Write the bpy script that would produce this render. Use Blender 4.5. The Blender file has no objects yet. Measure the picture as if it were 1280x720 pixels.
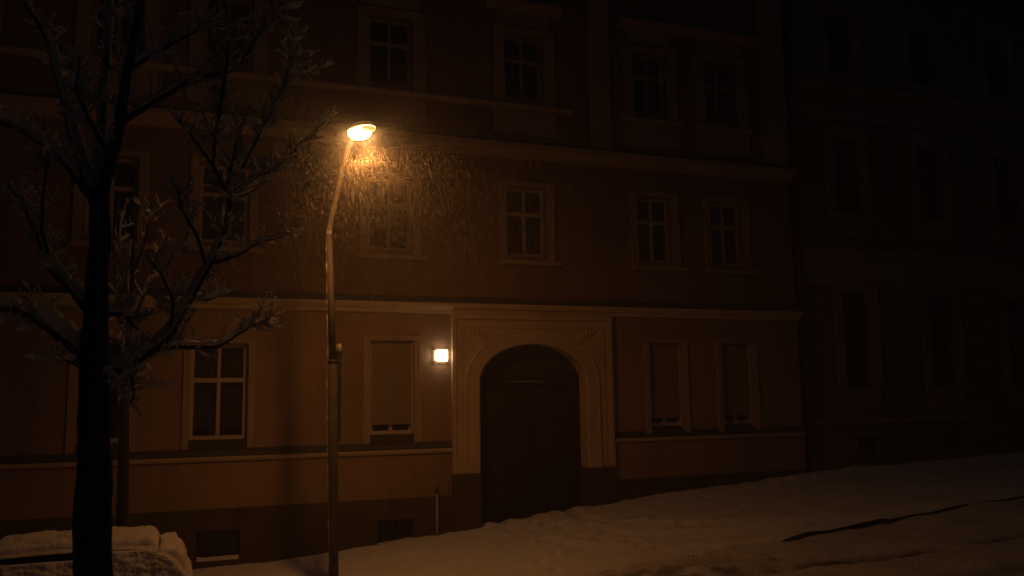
import bpy, math, random
import numpy as np
from mathutils import Vector, noise as mnoise

random.seed(11)
SC = bpy.context.scene
COL = SC.collection

# ------------------------------------------------------------------ camera model
FPX, YAW, PITCH, ROLL, DIST = 1094.0, math.radians(21.1), math.radians(7.1), math.radians(0.9), 17.07
FWD = Vector((math.sin(YAW) * math.cos(PITCH), math.cos(YAW) * math.cos(PITCH), math.sin(PITCH)))
R0 = Vector((math.cos(YAW), -math.sin(YAW), 0))
U0 = R0.cross(FWD)
UP = math.cos(ROLL) * U0 + math.sin(ROLL) * R0
RT = math.cos(ROLL) * R0 - math.sin(ROLL) * U0
CAM = Vector((0, -DIST, 0))


def at(px, py, y):
    """point of the vertical plane at depth y seen at a photo pixel"""
    d = FWD + RT * ((px - 640) / FPX) - UP * ((py - 360) / FPX)
    return CAM + d * ((y - CAM.y) / d.y)


# ------------------------------------------------------------------ helpers
BASE = {}


def tag(o, label=None, cat=None, group=None, kind=None):
    if label: o['label'] = label
    if cat: o['category'] = cat
    if group: o['group'] = group
    if kind: o['kind'] = kind
    return o


def thing(name, loc, label, cat, group=None):
    o = bpy.data.objects.new(name, None)
    COL.objects.link(o)
    o.location = loc
    o.empty_display_size = 0.3
    BASE[o.name] = Vector(loc)
    return tag(o, label, cat, group)


class MB:
    def __init__(self):
        self.v, self.f = [], []

    def add(self, vs, fs):
        n = len(self.v)
        self.v += [tuple(p) for p in vs]
        self.f += [tuple(i + n for i in f) for f in fs]
        return self

    def box(self, x0, x1, y0, y1, z0, z1):
        vs = [(x0, y0, z0), (x1, y0, z0), (x1, y1, z0), (x0, y1, z0), (x0, y0, z1), (x1, y0, z1), (x1, y1, z1), (x0, y1, z1)]
        return self.add(vs, [(0, 3, 2, 1), (4, 5, 6, 7), (0, 1, 5, 4), (1, 2, 6, 5), (2, 3, 7, 6), (3, 0, 4, 7)])

    def prism_x(self, prof, x0, x1):
        """profile of (y, z) points swept along x"""
        n = len(prof)
        vs = [(x0, y, z) for y, z in prof] + [(x1, y, z) for y, z in prof]
        fs = [tuple(range(n)), tuple(range(2 * n - 1, n - 1, -1))]
        fs += [(i, i + n, (i + 1) % n + n, (i + 1) % n) for i in range(n)]
        return self.add(vs, fs)

    def prism_y(self, prof, y0, y1):
        """profile of (x, z) points swept along y"""
        n = len(prof)
        vs = [(x, y0, z) for x, z in prof] + [(x, y1, z) for x, z in prof]
        fs = [tuple(range(n)), tuple(range(2 * n - 1, n - 1, -1))]
        fs += [(i, i + n, (i + 1) % n + n, (i + 1) % n) for i in range(n)]
        return self.add(vs, fs)

    def rect_ring(self, x0, x1, z0, z1, w, y0, y1, bottom=True):
        self.box(x0, x0 + w, y0, y1, z0, z1)
        self.box(x1 - w, x1, y0, y1, z0, z1)
        self.box(x0 + w, x1 - w, y0, y1, z1 - w, z1)
        if bottom: self.box(x0 + w, x1 - w, y0, y1, z0, z0 + w)
        return self

    def tube(self, pts, rad, n=8, cap=True):
        pts = [Vector(p) for p in pts]
        t0 = (pts[1] - pts[0]).normalized()
        ref = Vector((0, 0, 1)) if abs(t0.z) < 0.9 else Vector((1, 0, 0))
        a = t0.cross(ref).normalized()
        vs = []
        for i, p in enumerate(pts):
            t = (pts[min(i + 1, len(pts) - 1)] - pts[max(i - 1, 0)]).normalized()
            a = (a - t * a.dot(t)).normalized()
            b = t.cross(a)
            r = rad[i] if isinstance(rad, (list, tuple)) else rad
            for k in range(n):
                q = 2 * math.pi * k / n
                vs.append(p + (a * math.cos(q) + b * math.sin(q)) * r)
        fs = []
        for i in range(len(pts) - 1):
            for k in range(n):
                k2 = (k + 1) % n
                fs.append((i * n + k, i * n + k2, (i + 1) * n + k2, (i + 1) * n + k))
        if cap:
            fs.append(tuple(range(n - 1, -1, -1)))
            fs.append(tuple((len(pts) - 1) * n + k for k in range(n)))
        return self.add(vs, fs)

    def blob(self, c, rx, ry, rz, seed=0, nu=8, nv=5, rough=0.25):
        vs = [(c[0], c[1], c[2] - rz)]
        for j in range(1, nv):
            th = -math.pi / 2 + math.pi * j / nv
            for i in range(nu):
                ph = 2 * math.pi * i / nu
                d = Vector((math.cos(th) * math.cos(ph), math.cos(th) * math.sin(ph), math.sin(th)))
                k = 1 + rough * mnoise.noise(d * 1.7 + Vector((seed * 3.1, 0, seed)))
                vs.append((c[0] + d.x * rx * k, c[1] + d.y * ry * k, c[2] + d.z * rz * k))
        vs.append((c[0], c[1], c[2] + rz))
        fs = [(0, 1 + (i + 1) % nu, 1 + i) for i in range(nu)]
        for j in range(nv - 2):
            for i in range(nu):
                a = 1 + j * nu
                fs.append((a + i, a + (i + 1) % nu, a + nu + (i + 1) % nu, a + nu + i))
        last = len(vs) - 1
        a = 1 + (nv - 2) * nu
        fs += [(a + i, a + (i + 1) % nu, last) for i in range(nu)]
        return self.add(vs, fs)

    def build(self, name, m, parent=None, smooth=False, bevel=0.0, kind=None):
        me = bpy.data.meshes.new(name)
        off = Vector((0, 0, 0))
        if parent is not None: off = BASE[parent.name]
        me.from_pydata([(p[0] - off.x, p[1] - off.y, p[2] - off.z) for p in self.v], [], self.f)
        me.update()
        me.materials.append(m)
        if smooth:
            me.polygons.foreach_set('use_smooth', [True] * len(me.polygons))
        o = bpy.data.objects.new(name, me)
        COL.objects.link(o)
        BASE[o.name] = off
        if parent is not None: o.parent = parent
        if bevel:
            b = o.modifiers.new('bevel', 'BEVEL')
            b.width = bevel
            b.segments = 2
            b.limit_method = 'ANGLE'
        if kind: o['kind'] = kind
        return o


def wall_grid(mb, x0, x1, z0, z1, holes, y, depth):
    """front face at y with rectangular holes and their reveals"""
    xs = sorted({x0, x1, *[h[0] for h in holes], *[h[1] for h in holes]})
    zs = sorted({z0, z1, *[h[2] for h in holes], *[h[3] for h in holes]})
    xs = [x for x in xs if x0 <= x <= x1]
    zs = [z for z in zs if z0 <= z <= z1]
    for i in range(len(xs) - 1):
        for j in range(len(zs) - 1):
            cx, cz = (xs[i] + xs[i + 1]) / 2, (zs[j] + zs[j + 1]) / 2
            if any(h[0] < cx < h[1] and h[2] < cz < h[3] for h in holes): continue
            mb.add([(xs[i], y, zs[j]), (xs[i + 1], y, zs[j]), (xs[i + 1], y, zs[j + 1]), (xs[i], y, zs[j + 1])], [(0, 1, 2, 3)])
    for a, b, c, d in holes:
        y1 = y + depth
        mb.add([(a, y, c), (a, y1, c), (a, y1, d), (a, y, d)], [(0, 1, 2, 3)])
        mb.add([(b, y, c), (b, y, d), (b, y1, d), (b, y1, c)], [(0, 1, 2, 3)])
        mb.add([(a, y, c), (b, y, c), (b, y1, c), (a, y1, c)], [(0, 1, 2, 3)])
        mb.add([(a, y, d), (a, y1, d), (b, y1, d), (b, y, d)], [(0, 1, 2, 3)])
    return mb


# ------------------------------------------------------------------ materials
def mat(name, col, rough=0.8, var=0.0, scale=3.0, bump=0.0, bscale=40.0, dirt=None, dirt_amt=0.0, stretch=None, metal=0.0, spec=0.3, bdist=0.01):
    m = bpy.data.materials.new(name)
    m.use_nodes = True
    nt = m.node_tree
    b = nt.nodes['Principled BSDF']
    b.inputs['Base Color'].default_value = (*col, 1)
    b.inputs['Roughness'].default_value = rough
    b.inputs['Metallic'].default_value = metal
    b.inputs['Specular IOR Level'].default_value = spec
    tc = nt.nodes.new('ShaderNodeTexCoord')
    mp = nt.nodes.new('ShaderNodeMapping')
    nt.links.new(tc.outputs['Object'], mp.inputs['Vector'])
    if stretch: mp.inputs['Scale'].default_value = stretch
    if var or dirt:
        n = nt.nodes.new('ShaderNodeTexNoise')
        n.inputs['Scale'].default_value = scale
        n.inputs['Detail'].default_value = 8
        n.inputs['Roughness'].default_value = 0.65
        nt.links.new(mp.outputs['Vector'], n.inputs['Vector'])
        r = nt.nodes.new('ShaderNodeValToRGB')
        r.color_ramp.elements[0].position = 0.3
        r.color_ramp.elements[1].position = 0.72
        r.color_ramp.elements[0].color = (*[c * (1 - var) for c in col], 1)
        r.color_ramp.elements[1].color = (*[min(1, c * (1 + var)) for c in col], 1)
        nt.links.new(n.outputs['Fac'], r.inputs['Fac'])
        out = r.outputs['Color']
        if dirt:
            n2 = nt.nodes.new('ShaderNodeTexNoise')
            n2.inputs['Scale'].default_value = scale * 0.35
            n2.inputs['Detail'].default_value = 10
            n2.inputs['Roughness'].default_value = 0.75
            nt.links.new(mp.outputs['Vector'], n2.inputs['Vector'])
            r2 = nt.nodes.new('ShaderNodeValToRGB')
            r2.color_ramp.elements[0].position = 0.45
            r2.color_ramp.elements[1].position = 0.75
            r2.color_ramp.elements[1].color = (dirt_amt, dirt_amt, dirt_amt, 1)
            nt.links.new(n2.outputs['Fac'], r2.inputs['Fac'])
            mx = nt.nodes.new('ShaderNodeMix')
            mx.data_type = 'RGBA'
            nt.links.new(r2.outputs['Color'], mx.inputs['Factor'])
            nt.links.new(out, mx.inputs['A'])
            mx.inputs['B'].default_value = (*dirt, 1)
            out = mx.outputs['Result']
        nt.links.new(out, b.inputs['Base Color'])
    if bump:
        n3 = nt.nodes.new('ShaderNodeTexNoise')
        n3.inputs['Scale'].default_value = bscale
        n3.inputs['Detail'].default_value = 6
        nt.links.new(tc.outputs['Object'], n3.inputs['Vector'])
        bp = nt.nodes.new('ShaderNodeBump')
        bp.inputs['Strength'].default_value = bump
        bp.inputs['Distance'].default_value = bdist
        nt.links.new(n3.outputs['Fac'], bp.inputs['Height'])
        nt.links.new(bp.outputs['Normal'], b.inputs['Normal'])
    return m


def emis(name, col, strength):
    m = bpy.data.materials.new(name)
    m.use_nodes = True
    b = m.node_tree.nodes['Principled BSDF']
    b.inputs['Base Color'].default_value = (0.8, 0.8, 0.8, 1)
    b.inputs['Emission Color'].default_value = (*col, 1)
    b.inputs['Emission Strength'].default_value = strength
    return m


def mat_translucent_snow(name, col, mixf):
    m = bpy.data.materials.new(name)
    m.use_nodes = True
    nt = m.node_tree
    nt.nodes.clear()
    o = nt.nodes.new('ShaderNodeOutputMaterial')
    d = nt.nodes.new('ShaderNodeBsdfDiffuse')
    t = nt.nodes.new('ShaderNodeBsdfTranslucent')
    mx = nt.nodes.new('ShaderNodeMixShader')
    d.inputs['Color'].default_value = (*col, 1)
    t.inputs['Color'].default_value = (*col, 1)
    mx.inputs['Fac'].default_value = mixf
    nt.links.new(d.outputs[0], mx.inputs[1])
    nt.links.new(t.outputs[0], mx.inputs[2])
    g = nt.nodes.new('ShaderNodeBsdfGlossy')
    g.inputs['Roughness'].default_value = .45
    g.inputs['Color'].default_value = (.9, .9, .9, 1)
    m2 = nt.nodes.new('ShaderNodeMixShader')
    m2.inputs['Fac'].default_value = .09
    nt.links.new(mx.outputs[0], m2.inputs[1])
    nt.links.new(g.outputs[0], m2.inputs[2])
    nt.links.new(m2.outputs[0], o.inputs['Surface'])
    return m


M = {}
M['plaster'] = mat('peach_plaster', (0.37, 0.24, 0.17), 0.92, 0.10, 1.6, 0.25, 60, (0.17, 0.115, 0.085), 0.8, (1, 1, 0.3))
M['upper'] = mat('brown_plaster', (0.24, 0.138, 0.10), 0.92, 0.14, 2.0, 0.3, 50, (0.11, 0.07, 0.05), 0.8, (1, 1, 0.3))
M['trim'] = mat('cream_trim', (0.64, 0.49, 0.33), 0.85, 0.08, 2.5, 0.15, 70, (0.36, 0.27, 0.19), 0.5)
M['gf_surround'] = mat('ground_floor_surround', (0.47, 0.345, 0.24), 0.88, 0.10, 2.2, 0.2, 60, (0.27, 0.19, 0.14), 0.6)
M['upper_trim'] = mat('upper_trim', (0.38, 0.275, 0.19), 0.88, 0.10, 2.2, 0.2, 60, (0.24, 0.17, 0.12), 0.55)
M['plinth'] = mat('plinth_stone', (0.105, 0.08, 0.066), 0.93, 0.25, 4.0, 0.6, 25, (0.08, 0.065, 0.055), 0.7)
M['dark_strip'] = mat('flashing_and_dark_strip', (0.07, 0.065, 0.06), 0.7, 0.2, 5, 0, metal=0.0)
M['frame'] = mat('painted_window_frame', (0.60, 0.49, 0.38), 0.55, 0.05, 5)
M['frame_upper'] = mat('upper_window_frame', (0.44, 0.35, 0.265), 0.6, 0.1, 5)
M['frame_dark'] = mat('darker_window_frame', (0.33, 0.25, 0.19), 0.6, 0.1, 5)  # darker frame tone for the second floor and the gate's cross bar
M['pane'] = mat('dark_glass', (0.012, 0.011, 0.012), 0.08, spec=0.5)
M['fan_glass'] = mat('fanlight_sky_tint', (0.06, 0.065, 0.075), 0.35, 0.2, 6, spec=0.5)  # bluish sky reflection put into the base colour
M['shutter'] = mat('roller_shutter', (0.30, 0.235, 0.17), 0.7, 0.06, 3)
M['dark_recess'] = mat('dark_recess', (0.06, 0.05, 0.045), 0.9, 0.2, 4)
M['door'] = mat('dark_door_wood', (0.036, 0.025, 0.02), 0.6, 0.35, 5, 0.3, 30, stretch=(4, 4, 0.5))
M['steel'] = mat('galvanised_pole', (0.15, 0.138, 0.12), 0.75, 0.15, 6, 0.1, 60, metal=0.25)
M['arm'] = mat('pale_metal', (0.42, 0.40, 0.36), 0.8, 0.3, 9, 0.3, 50)  # paler than the pole below, mottled and bumpy
M['pole_dark'] = mat('dark_pole_sleeve', (0.085, 0.078, 0.07), 0.7, 0.25, 6, 0.1, 50)
M['iron'] = mat('dark_iron', (0.05, 0.045, 0.042), 0.65, 0.2, 8)
M['housing'] = emis('canopy_halo_glow', (1.0, 0.46, 0.09), 0.2)  # amber halo of the lamp painted onto the canopy as emission
M['snow'] = mat('snow', (0.80, 0.80, 0.81), 0.95, 0.03, 2.5, 0.5, 22, spec=0.15, bdist=0.03)
M['snow_car'] = mat('car_snow', (0.78, 0.78, 0.79), 0.95, 0.04, 5, 0.7, 30, spec=0.15, bdist=0.025)
M['snow_thin'] = mat_translucent_snow('twig_snow', (0.92, 0.92, 0.92), 0.62)
M['flake'] = mat_translucent_snow('snowflake', (0.72, 0.72, 0.72), 0.5)
M['bark'] = mat('wet_bark', (0.035, 0.028, 0.024), 0.9, 0.3, 12, 0.8, 40, stretch=(2, 2, 0.5))
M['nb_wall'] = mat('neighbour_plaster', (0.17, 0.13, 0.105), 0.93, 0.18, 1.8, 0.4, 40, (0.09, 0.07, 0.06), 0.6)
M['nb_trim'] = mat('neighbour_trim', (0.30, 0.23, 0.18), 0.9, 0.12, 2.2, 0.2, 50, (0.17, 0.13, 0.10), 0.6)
M['roof'] = mat('roof_tiles', (0.12, 0.06, 0.045), 0.85, 0.2, 6)
M['curtain'] = mat('grey_curtain', (0.10, 0.085, 0.075), 0.95, 0.2, 8)
M['car_paint'] = mat('dark_car_paint', (0.03, 0.032, 0.037), 0.3, spec=0.5)
M['rubber'] = mat('rubber', (0.02, 0.02, 0.02), 0.9)
M['alloy'] = mat('wheel_alloy', (0.4, 0.4, 0.4), 0.4, metal=0.8)
M['taillight'] = mat('red_lens', (0.25, 0.012, 0.01), 0.25)
M['lens'] = emis('sodium_lens', (1.0, 0.50, 0.15), 30.0)
M['lens_glow'] = emis('bowl_end_halo', (1.0, 0.50, 0.10), 1.4)  # more of the lamp's halo, put into the bowl end as emission
M['wall_lens'] = emis('lit_lantern_glass', (1.0, 0.80, 0.46), 5.0)

# ------------------------------------------------------------------ terrain
GX = np.array([-60, -10, .4, 2.87, 5.82, 8.7, 13.7, 21, 45, 120.])
GZ = np.array([-5.6, -3.48, -2.99, -2.85, -2.61, -2.34, -1.97, -1.74, -1.2, 0.0])


def ground_z(x):
    s = 0.0
    for d in (-1.2, -.6, 0, .6, 1.2): s += np.interp(x + d, GX, GZ)
    return s / 5


def seg_dist(X, Y, pl):
    best = np.full(X.shape, 1e9)
    for (x0, y0), (x1, y1) in zip(pl[:-1], pl[1:]):
        dx, dy = x1 - x0, y1 - y0
        t = np.clip(((X - x0) * dx + (Y - y0) * dy) / (dx * dx + dy * dy), 0, 1)
        best = np.minimum(best, np.hypot(X - x0 - t * dx, Y - y0 - t * dy))
    return best


def fbm(X, Y, sc, seed, octv=4):
    out = np.zeros(X.shape)
    it = np.nditer(X, flags=['multi_index'])
    fl = out.reshape(-1)
    for i, (a, b) in enumerate(zip(X.reshape(-1), Y.reshape(-1))):
        fl[i] = mnoise.fractal(Vector((a * sc + seed, b * sc, seed * .7)), 1.0, 2.0, octv)
    return out


CURB = -5.2
RUTS = [  # wheel ruts: path, half width, depth, how much bare slush shows
    ([(6.6, -6.55), (8.3, -6.72), (9.0, -6.9), (9.85, -7.0), (10.5, -7.15)], .15, .04, 1.0),
    ([(11.1, -7.2), (11.8, -7.25), (12.0, -7.27)], .12, .04, 1.0),
    ([(-6, -7.3), (0, -7.2), (4.5, -6.3), (6.4, -6.4), (8.0, -6.5)], .22, .04, .3),
    ([(-6, -8.7), (3, -8.4), (7, -8.3), (12, -8.8), (30, -9.4)], .2, .05, .4),
]
random.seed(4)
FEET = []
for (x, y, ang, n) in ((6.9, -.5, -1.75, 9), (6.6, -.4, -1.2, 10), (2.9, -1.3, .05, 22), (13, -2.3, 3.2, 14), (7.3, -1.0, -.75, 9)):
    for k in range(n):
        sgn = 1 if k % 2 else -1
        FEET.append((x - sgn * .11 * math.sin(ang), y + sgn * .11 * math.cos(ang), ang))
        ang += random.uniform(-.09, .09)
        x += .6 * math.cos(ang); y += .6 * math.sin(ang)


def snow_height(X, Y):
    H = 0.035 * fbm(X, Y, .55, 3.0, 3) + 0.02 * fbm(X, Y, 1.9, 7.0, 4)
    # trampled snow in front of the portal and along the pavement
    path = np.exp(-(seg_dist(X, Y, [(6.9, 0), (6.7, -2.2), (8.2, -4.8)]) / .9) ** 2) + .7 * np.exp(-(seg_dist(X, Y, [(-6, -1.6), (3, -1.5), (8, -1.4), (14, -2.0), (25, -2.2)]) / .55) ** 2)
    H = H - .03 * path + path * .05 * fbm(X, Y, 3.1, 21.0, 4)
    for fx, fy, a in FEET:
        u = (X - fx) * math.cos(a) + (Y - fy) * math.sin(a)
        v = -(X - fx) * math.sin(a) + (Y - fy) * math.cos(a)
        q = (u / .17) ** 2 + (v / .085) ** 2
        H = H - .10 * np.exp(-q ** 2) + .035 * np.exp(-(np.sqrt(q) - 1.5) ** 2 / .12)
    for pl in ([(6.25, .4), (6.2, -1.0), (6.35, -2.4), (7.0, -3.7), (8.3, -4.9), (10, -5.6)], [(7.7, .4), (7.75, -.8), (8.0, -1.9), (8.8, -3.1), (10.2, -4.2), (12.5, -4.9)], [(6.9, .3), (7.0, -1.2), (7.6, -2.8), (9.0, -4.2), (11, -5.0)]):
        q = seg_dist(X, Y, pl)
        H = H - .04 * np.exp(-(q / .13) ** 4) + .028 * np.exp(-((q - .24) / .09) ** 2)
    # drift against the wall
    H = H + .10 * np.exp(-((Y + .1) / .45) ** 2) * np.clip((X - 4.6) / 1.5, .2, 1)
    return H


def height_sheet(name, x0, x1, y0, y1, step, m, zf):
    nx, ny = int((x1 - x0) / step) + 1, int((y1 - y0) / step) + 1
    X, Y = np.meshgrid(np.linspace(x0, x1, nx), np.linspace(y0, y1, ny))
    Z = zf(X, Y)
    vs = np.stack([X, Y, Z], -1).reshape(-1, 3)
    i = np.arange(nx * ny).reshape(ny, nx)
    fs = np.stack([i[:-1, :-1], i[:-1, 1:], i[1:, 1:], i[1:, :-1]], -1).reshape(-1, 4)
    mb = MB()
    mb.v = vs.tolist(); mb.f = fs.tolist()
    o = mb.build(name, m, smooth=True)
    return tag(o, kind='structure')


def gz_arr(X):
    return sum(np.interp(X + d, GX, GZ) for d in (-1.2, -.6, 0, .6, 1.2)) / 5


# slushy road snow: darker and rougher inside the ruts (mask kept as a mesh attribute shape of the dirt)
def snow_road_mat():
    m = mat('road_snow', (0.72, 0.71, 0.70), 0.9, 0.10, 3.0, 0.8, 18, (0.34, 0.31, 0.28), 0.55, (1, 1, 1), spec=0.2, bdist=0.04)
    return m


def pave_z(X, Y):
    return gz_arr(X) + snow_height(X, Y) + .012 * np.exp(-((Y - CURB) / .25) ** 2)


def kerb_step(X):
    """the kerb is lowered in front of the gateway and buried; it shows as a step further uphill"""
    return np.clip((X - 8.75) / .75, 0, 1) * (.042 + .018 * np.sin(X * 1.3) + .014 * np.sin(X * 4.1)) * np.clip(1.35 - (X - 9) / 6, .03, 1)


def road_z(X, Y):
    Z = gz_arr(X) + 0.02 * fbm(X, Y, .6, 13.0, 3) + 0.016 * fbm(X, Y, 2.6, 5.0, 4)
    fade = np.exp(-((Y - CURB) / .3) ** 2)
    Z = Z * (1 - fade) + fade * (gz_arr(X) + snow_height(X, Y) + .012)
    Z = Z - kerb_step(X) * np.exp(-((Y - CURB) / 2.5) ** 2) - .03 * np.clip((CURB - Y) / 1.5, 0, 1)
    Z = Z + .007 * (kerb_step(X) <= .012)
    for pl, w, d, sl in RUTS:
        q = seg_dist(X, Y, pl)
        br = .6 + .8 * fbm(X, Y, .9, w * 90, 2)
        Z = Z - d * np.exp(-(q / w) ** 4) * np.clip(br + .35, .25, 1.2) + .6 * d * np.exp(-((q - 2.0 * w) / (w * .8)) ** 2) * np.clip(br, 0, 1)
    track = np.exp(-(seg_dist(X, Y, [(4.6, -4.9), (5.6, -5.5), (8, -6.3)]) / .55) ** 2)
    Z = Z + track * .045 * fbm(X, Y, 5.0, 31.0, 4)
    return Z


def slush(X, Y):
    S = np.zeros(X.shape)
    for pl, w, d, sl in RUTS:
        q = seg_dist(X, Y, pl)
        S = np.maximum(S, sl * np.exp(-(q / w) ** 4) * np.clip(.55 + 1.1 * fbm(X, Y, 2.2, 40, 3), 0, 1))
    track = np.exp(-(seg_dist(X, Y, [(4.6, -4.9), (5.6, -5.5), (8, -6.3)]) / .5) ** 2)
    return np.maximum(S, track * np.clip(.15 + 1.2 * fbm(X, Y, 3.5, 55, 4), 0, .7))


height_sheet('ground', -60, 110, -70, 40, 2.0, M['snow'], lambda X, Y: gz_arr(X) - .75)
pv = height_sheet('pavement', -6, 30, CURB, 0.28, .06, M['snow'], pave_z)
# ragged snow edge over the kerb with its face
co_ = np.empty(len(pv.data.vertices) * 3); pv.data.vertices.foreach_get('co', co_); co_ = co_.reshape(-1, 3)
for i in range(len(co_)):
    x, y, z = co_[i]
    if y < CURB + .5:
        co_[i, 1] += .07 * mnoise.fractal(Vector((x * .9, 3.3, 0)), 1, 2, 4) * (1 - (y - CURB) / .5)
pv.data.vertices.foreach_set('co', co_.reshape(-1)); pv.data.update()
edge = [tuple(c) for c in co_[:601] if c[1] < CURB + .2]
kf = MB()
for p, q in zip(edge[:-1], edge[1:]):
    kf.add([(p[0], p[1] - .003, p[2] - .5), (q[0], q[1] - .003, q[2] - .5), (q[0], q[1] - .003, q[2] - .02), (p[0], p[1] - .003, p[2] - .02), (q[0], q[1] + .1, q[2] - .05), (p[0], p[1] + .1, p[2] - .05)], [(0, 1, 2, 3), (3, 2, 4, 5)])
tag(kf.build('kerb', M['plinth']), kind='structure')
rm = snow_road_mat()
rd = height_sheet('road', -10, 30, -12, CURB + .1, .07, rm, road_z)
co_ = np.empty(len(rd.data.vertices) * 3); rd.data.vertices.foreach_get('co', co_); co_ = co_.reshape(-1, 3)
under = co_[:, 1] > CURB - .02
co_[under, 2] += np.where(kerb_step(co_[under, 0]) > .012, -.05, 0)
rd.data.vertices.foreach_set('co', co_.reshape(-1))
at_ = rd.data.attributes.new('slush', 'FLOAT', 'POINT')
at_.data.foreach_set('value', slush(co_[:, 0:1], co_[:, 1:2]).reshape(-1).astype(np.float32))
nt = rm.node_tree
an = nt.nodes.new('ShaderNodeAttribute'); an.attribute_name = 'slush'
mx = nt.nodes.new('ShaderNodeMix'); mx.data_type = 'RGBA'
b_ = nt.nodes['Principled BSDF']
src = b_.inputs['Base Color'].links[0].from_socket
nt.links.new(an.outputs['Fac'], mx.inputs['Factor']); nt.links.new(src, mx.inputs['A']); mx.inputs['B'].default_value = (.09, .08, .07, 1)
nt.links.new(mx.outputs['Result'], b_.inputs['Base Color'])

# ------------------------------------------------------------------ windows
def window(b, x0, x1, z0, z1, y, shutter=None, trim=None, sill=True, wide=.15, frame_m=None, curtain=False, transom=.62, deep=1.0):
    """frame as the part; panes, surround, sill, shutter as sub-parts"""
    fm = frame_m or M['frame']
    tm = trim or M['trim']
    yf = y + .15
    f = MB().rect_ring(x0, x1, z0, z1, .072, yf, yf + .06)
    zt = z0 + (z1 - z0) * transom
    xc = (x0 + x1) / 2
    f.box(x0 + .062, x1 - .062, yf - .012, yf + .058, zt - .04, zt + .04)
    f.box(xc - .034, xc + .034, yf - .008, yf + .056, z0 + .062, zt - .04)
    f.box(xc - .03, xc + .03, yf - .006, yf + .054, zt + .04, z1 - .062)
    w = f.build('window', fm, b)
    p = MB().add([(x0, yf + .035, z0), (x1, yf + .035, z0), (x1, yf + .035, z1), (x0, yf + .035, z1)], [(0, 1, 2, 3)])
    p.build('pane', M['pane'] if not curtain else M['pane_clear'], w)
    if curtain:
        for a, c in ((x0 + .04, xc - .06), (xc + .08, x1 - .04)):
            cb = MB()
            n = 26
            vs, fs = [], []
            for i in range(n + 1):
                t = i / n
                for j in range(7):
                    s = j / 6
                    xx = a + (c - a) * t
                    swoop = .22 * math.sin(math.pi * t) * (1 - s)
                    vs.append((xx, yf + .14 + .02 * math.sin(t * 38), z0 + .02 + swoop + (z1 - z0 - .04 - swoop) * s))
            for i in range(n):
                for j in range(6):
                    k = i * 7 + j
                    fs.append((k, k + 7, k + 8, k + 1))
            cb.add(vs, fs).build('curtain', M['curtain'], w, smooth=True)
        MB().box(x0 - .3, x1 + .3, yf + .3, yf + .34, z0 - .2, z1 + .2).build('dark_room', M['dark_recess'], w)
    # surround
    s = MB()
    s.box(x0 - wide, x0 - .012, y - .055 * deep, y - .001, z0 - .16, z1 + wide * .6)
    s.box(x1 + .012, x1 + wide, y - .055 * deep, y - .001, z0 - .16, z1 + wide * .6)
    s.box(x0 - .012, x1 + .012, y - .053 * deep, y - .001, z1 + .012, z1 + wide * .6)
    s.box(x0 - wide - .02, x0 - wide + .03, y - .075 * deep, y - .002, z0 - .16, z1 + wide * .6 + .02)
    s.box(x1 + wide - .03, x1 + wide + .02, y - .075 * deep, y - .002, z0 - .16, z1 + wide * .6 + .02)
    s.box(x0 - wide + .03, x1 + wide - .03, y - .075 * deep, y - .002, z1 + wide * .6 - .03, z1 + wide * .6 + .02)
    s.build('surround', tm, w)
    if sill is True:
        MB().prism_x([(y - .001, z0 - .20), (y - .13, z0 - .20), (y - .17, z0 - .14), (y - .17, z0 - .115), (y - .001, z0 - .085)], x0 - .2, x1 + .3).build('sill', tm, w)
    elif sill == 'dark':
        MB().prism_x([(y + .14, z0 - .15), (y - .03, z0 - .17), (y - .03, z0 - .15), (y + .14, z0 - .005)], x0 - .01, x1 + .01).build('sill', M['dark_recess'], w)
    if shutter is not None:
        zb = z0 + (z1 - z0) * shutter
        sh = MB()
        n = int((z1 - zb) / .05)
        pr = []
        for k in range(n):
            za = zb + (z1 - zb) * k / n
            zc = zb + (z1 - zb) * (k + 1) / n
            pr += [(yf - .064, za + .003), (yf - .07, za + .010), (yf - .07, zc - .008), (yf - .064, zc)]
        pr += [(yf - .03, z1), (yf - .03, zb)]
        sh.prism_x(pr, x0 + .03, x1 - .03)
        sh.box(x0 + .02, x1 - .02, yf - .078, yf - .03, zb - .045, zb)
        sh.build('roller_shutter', M['shutter'], w)
        g = MB()
        g.box(x0 - .005, x0 + .03, yf - .085, yf - .001, z0, z1)
        g.box(x1 - .03, x1 + .005, yf - .085, yf - .001, z0, z1)
        g.build('guide_rail', M['frame'], w)
    return w


m = bpy.data.materials.new('clear_dark_glass'); m.use_nodes = True
nt = m.node_tree; nt.nodes.clear()
o_ = nt.nodes.new('ShaderNodeOutputMaterial'); g_ = nt.nodes.new('ShaderNodeBsdfGlossy'); t_ = nt.nodes.new('ShaderNodeBsdfTransparent'); x_ = nt.nodes.new('ShaderNodeMixShader')
g_.inputs['Roughness'].default_value = .06; g_.inputs['Color'].default_value = (.6, .6, .6, 1); t_.inputs['Color'].default_value = (.75, .75, .75, 1); x_.inputs['Fac'].default_value = .08
nt.links.new(t_.outputs[0], x_.inputs[1]); nt.links.new(g_.outputs[0], x_.inputs[2]); nt.links.new(x_.outputs[0], o_.inputs['Surface'])
M['pane_clear'] = m

# ------------------------------------------------------------------ main building
XL, XR = -9.0, 13.86
GWIN = [(-7.75, -6.85), (-5.75, -4.9), (-1.56, -.76), (.27, 1.28), (3.58, 4.45), (9.80, 10.62), (11.68, 12.50)]
UWIN = [(-7.75, -6.85), (-5.75, -4.9), (-1.6, -.72), (.34, 1.24), (3.52, 4.44), (6.48, 7.40), (9.63, 10.52), (11.56, 12.45)]
bld = thing('apartment_building', (2.4, 0, ground_z(2.4) - .6), 'old apartment house with peach ground floor, brown upper storeys and an arched gateway', 'building')

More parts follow.
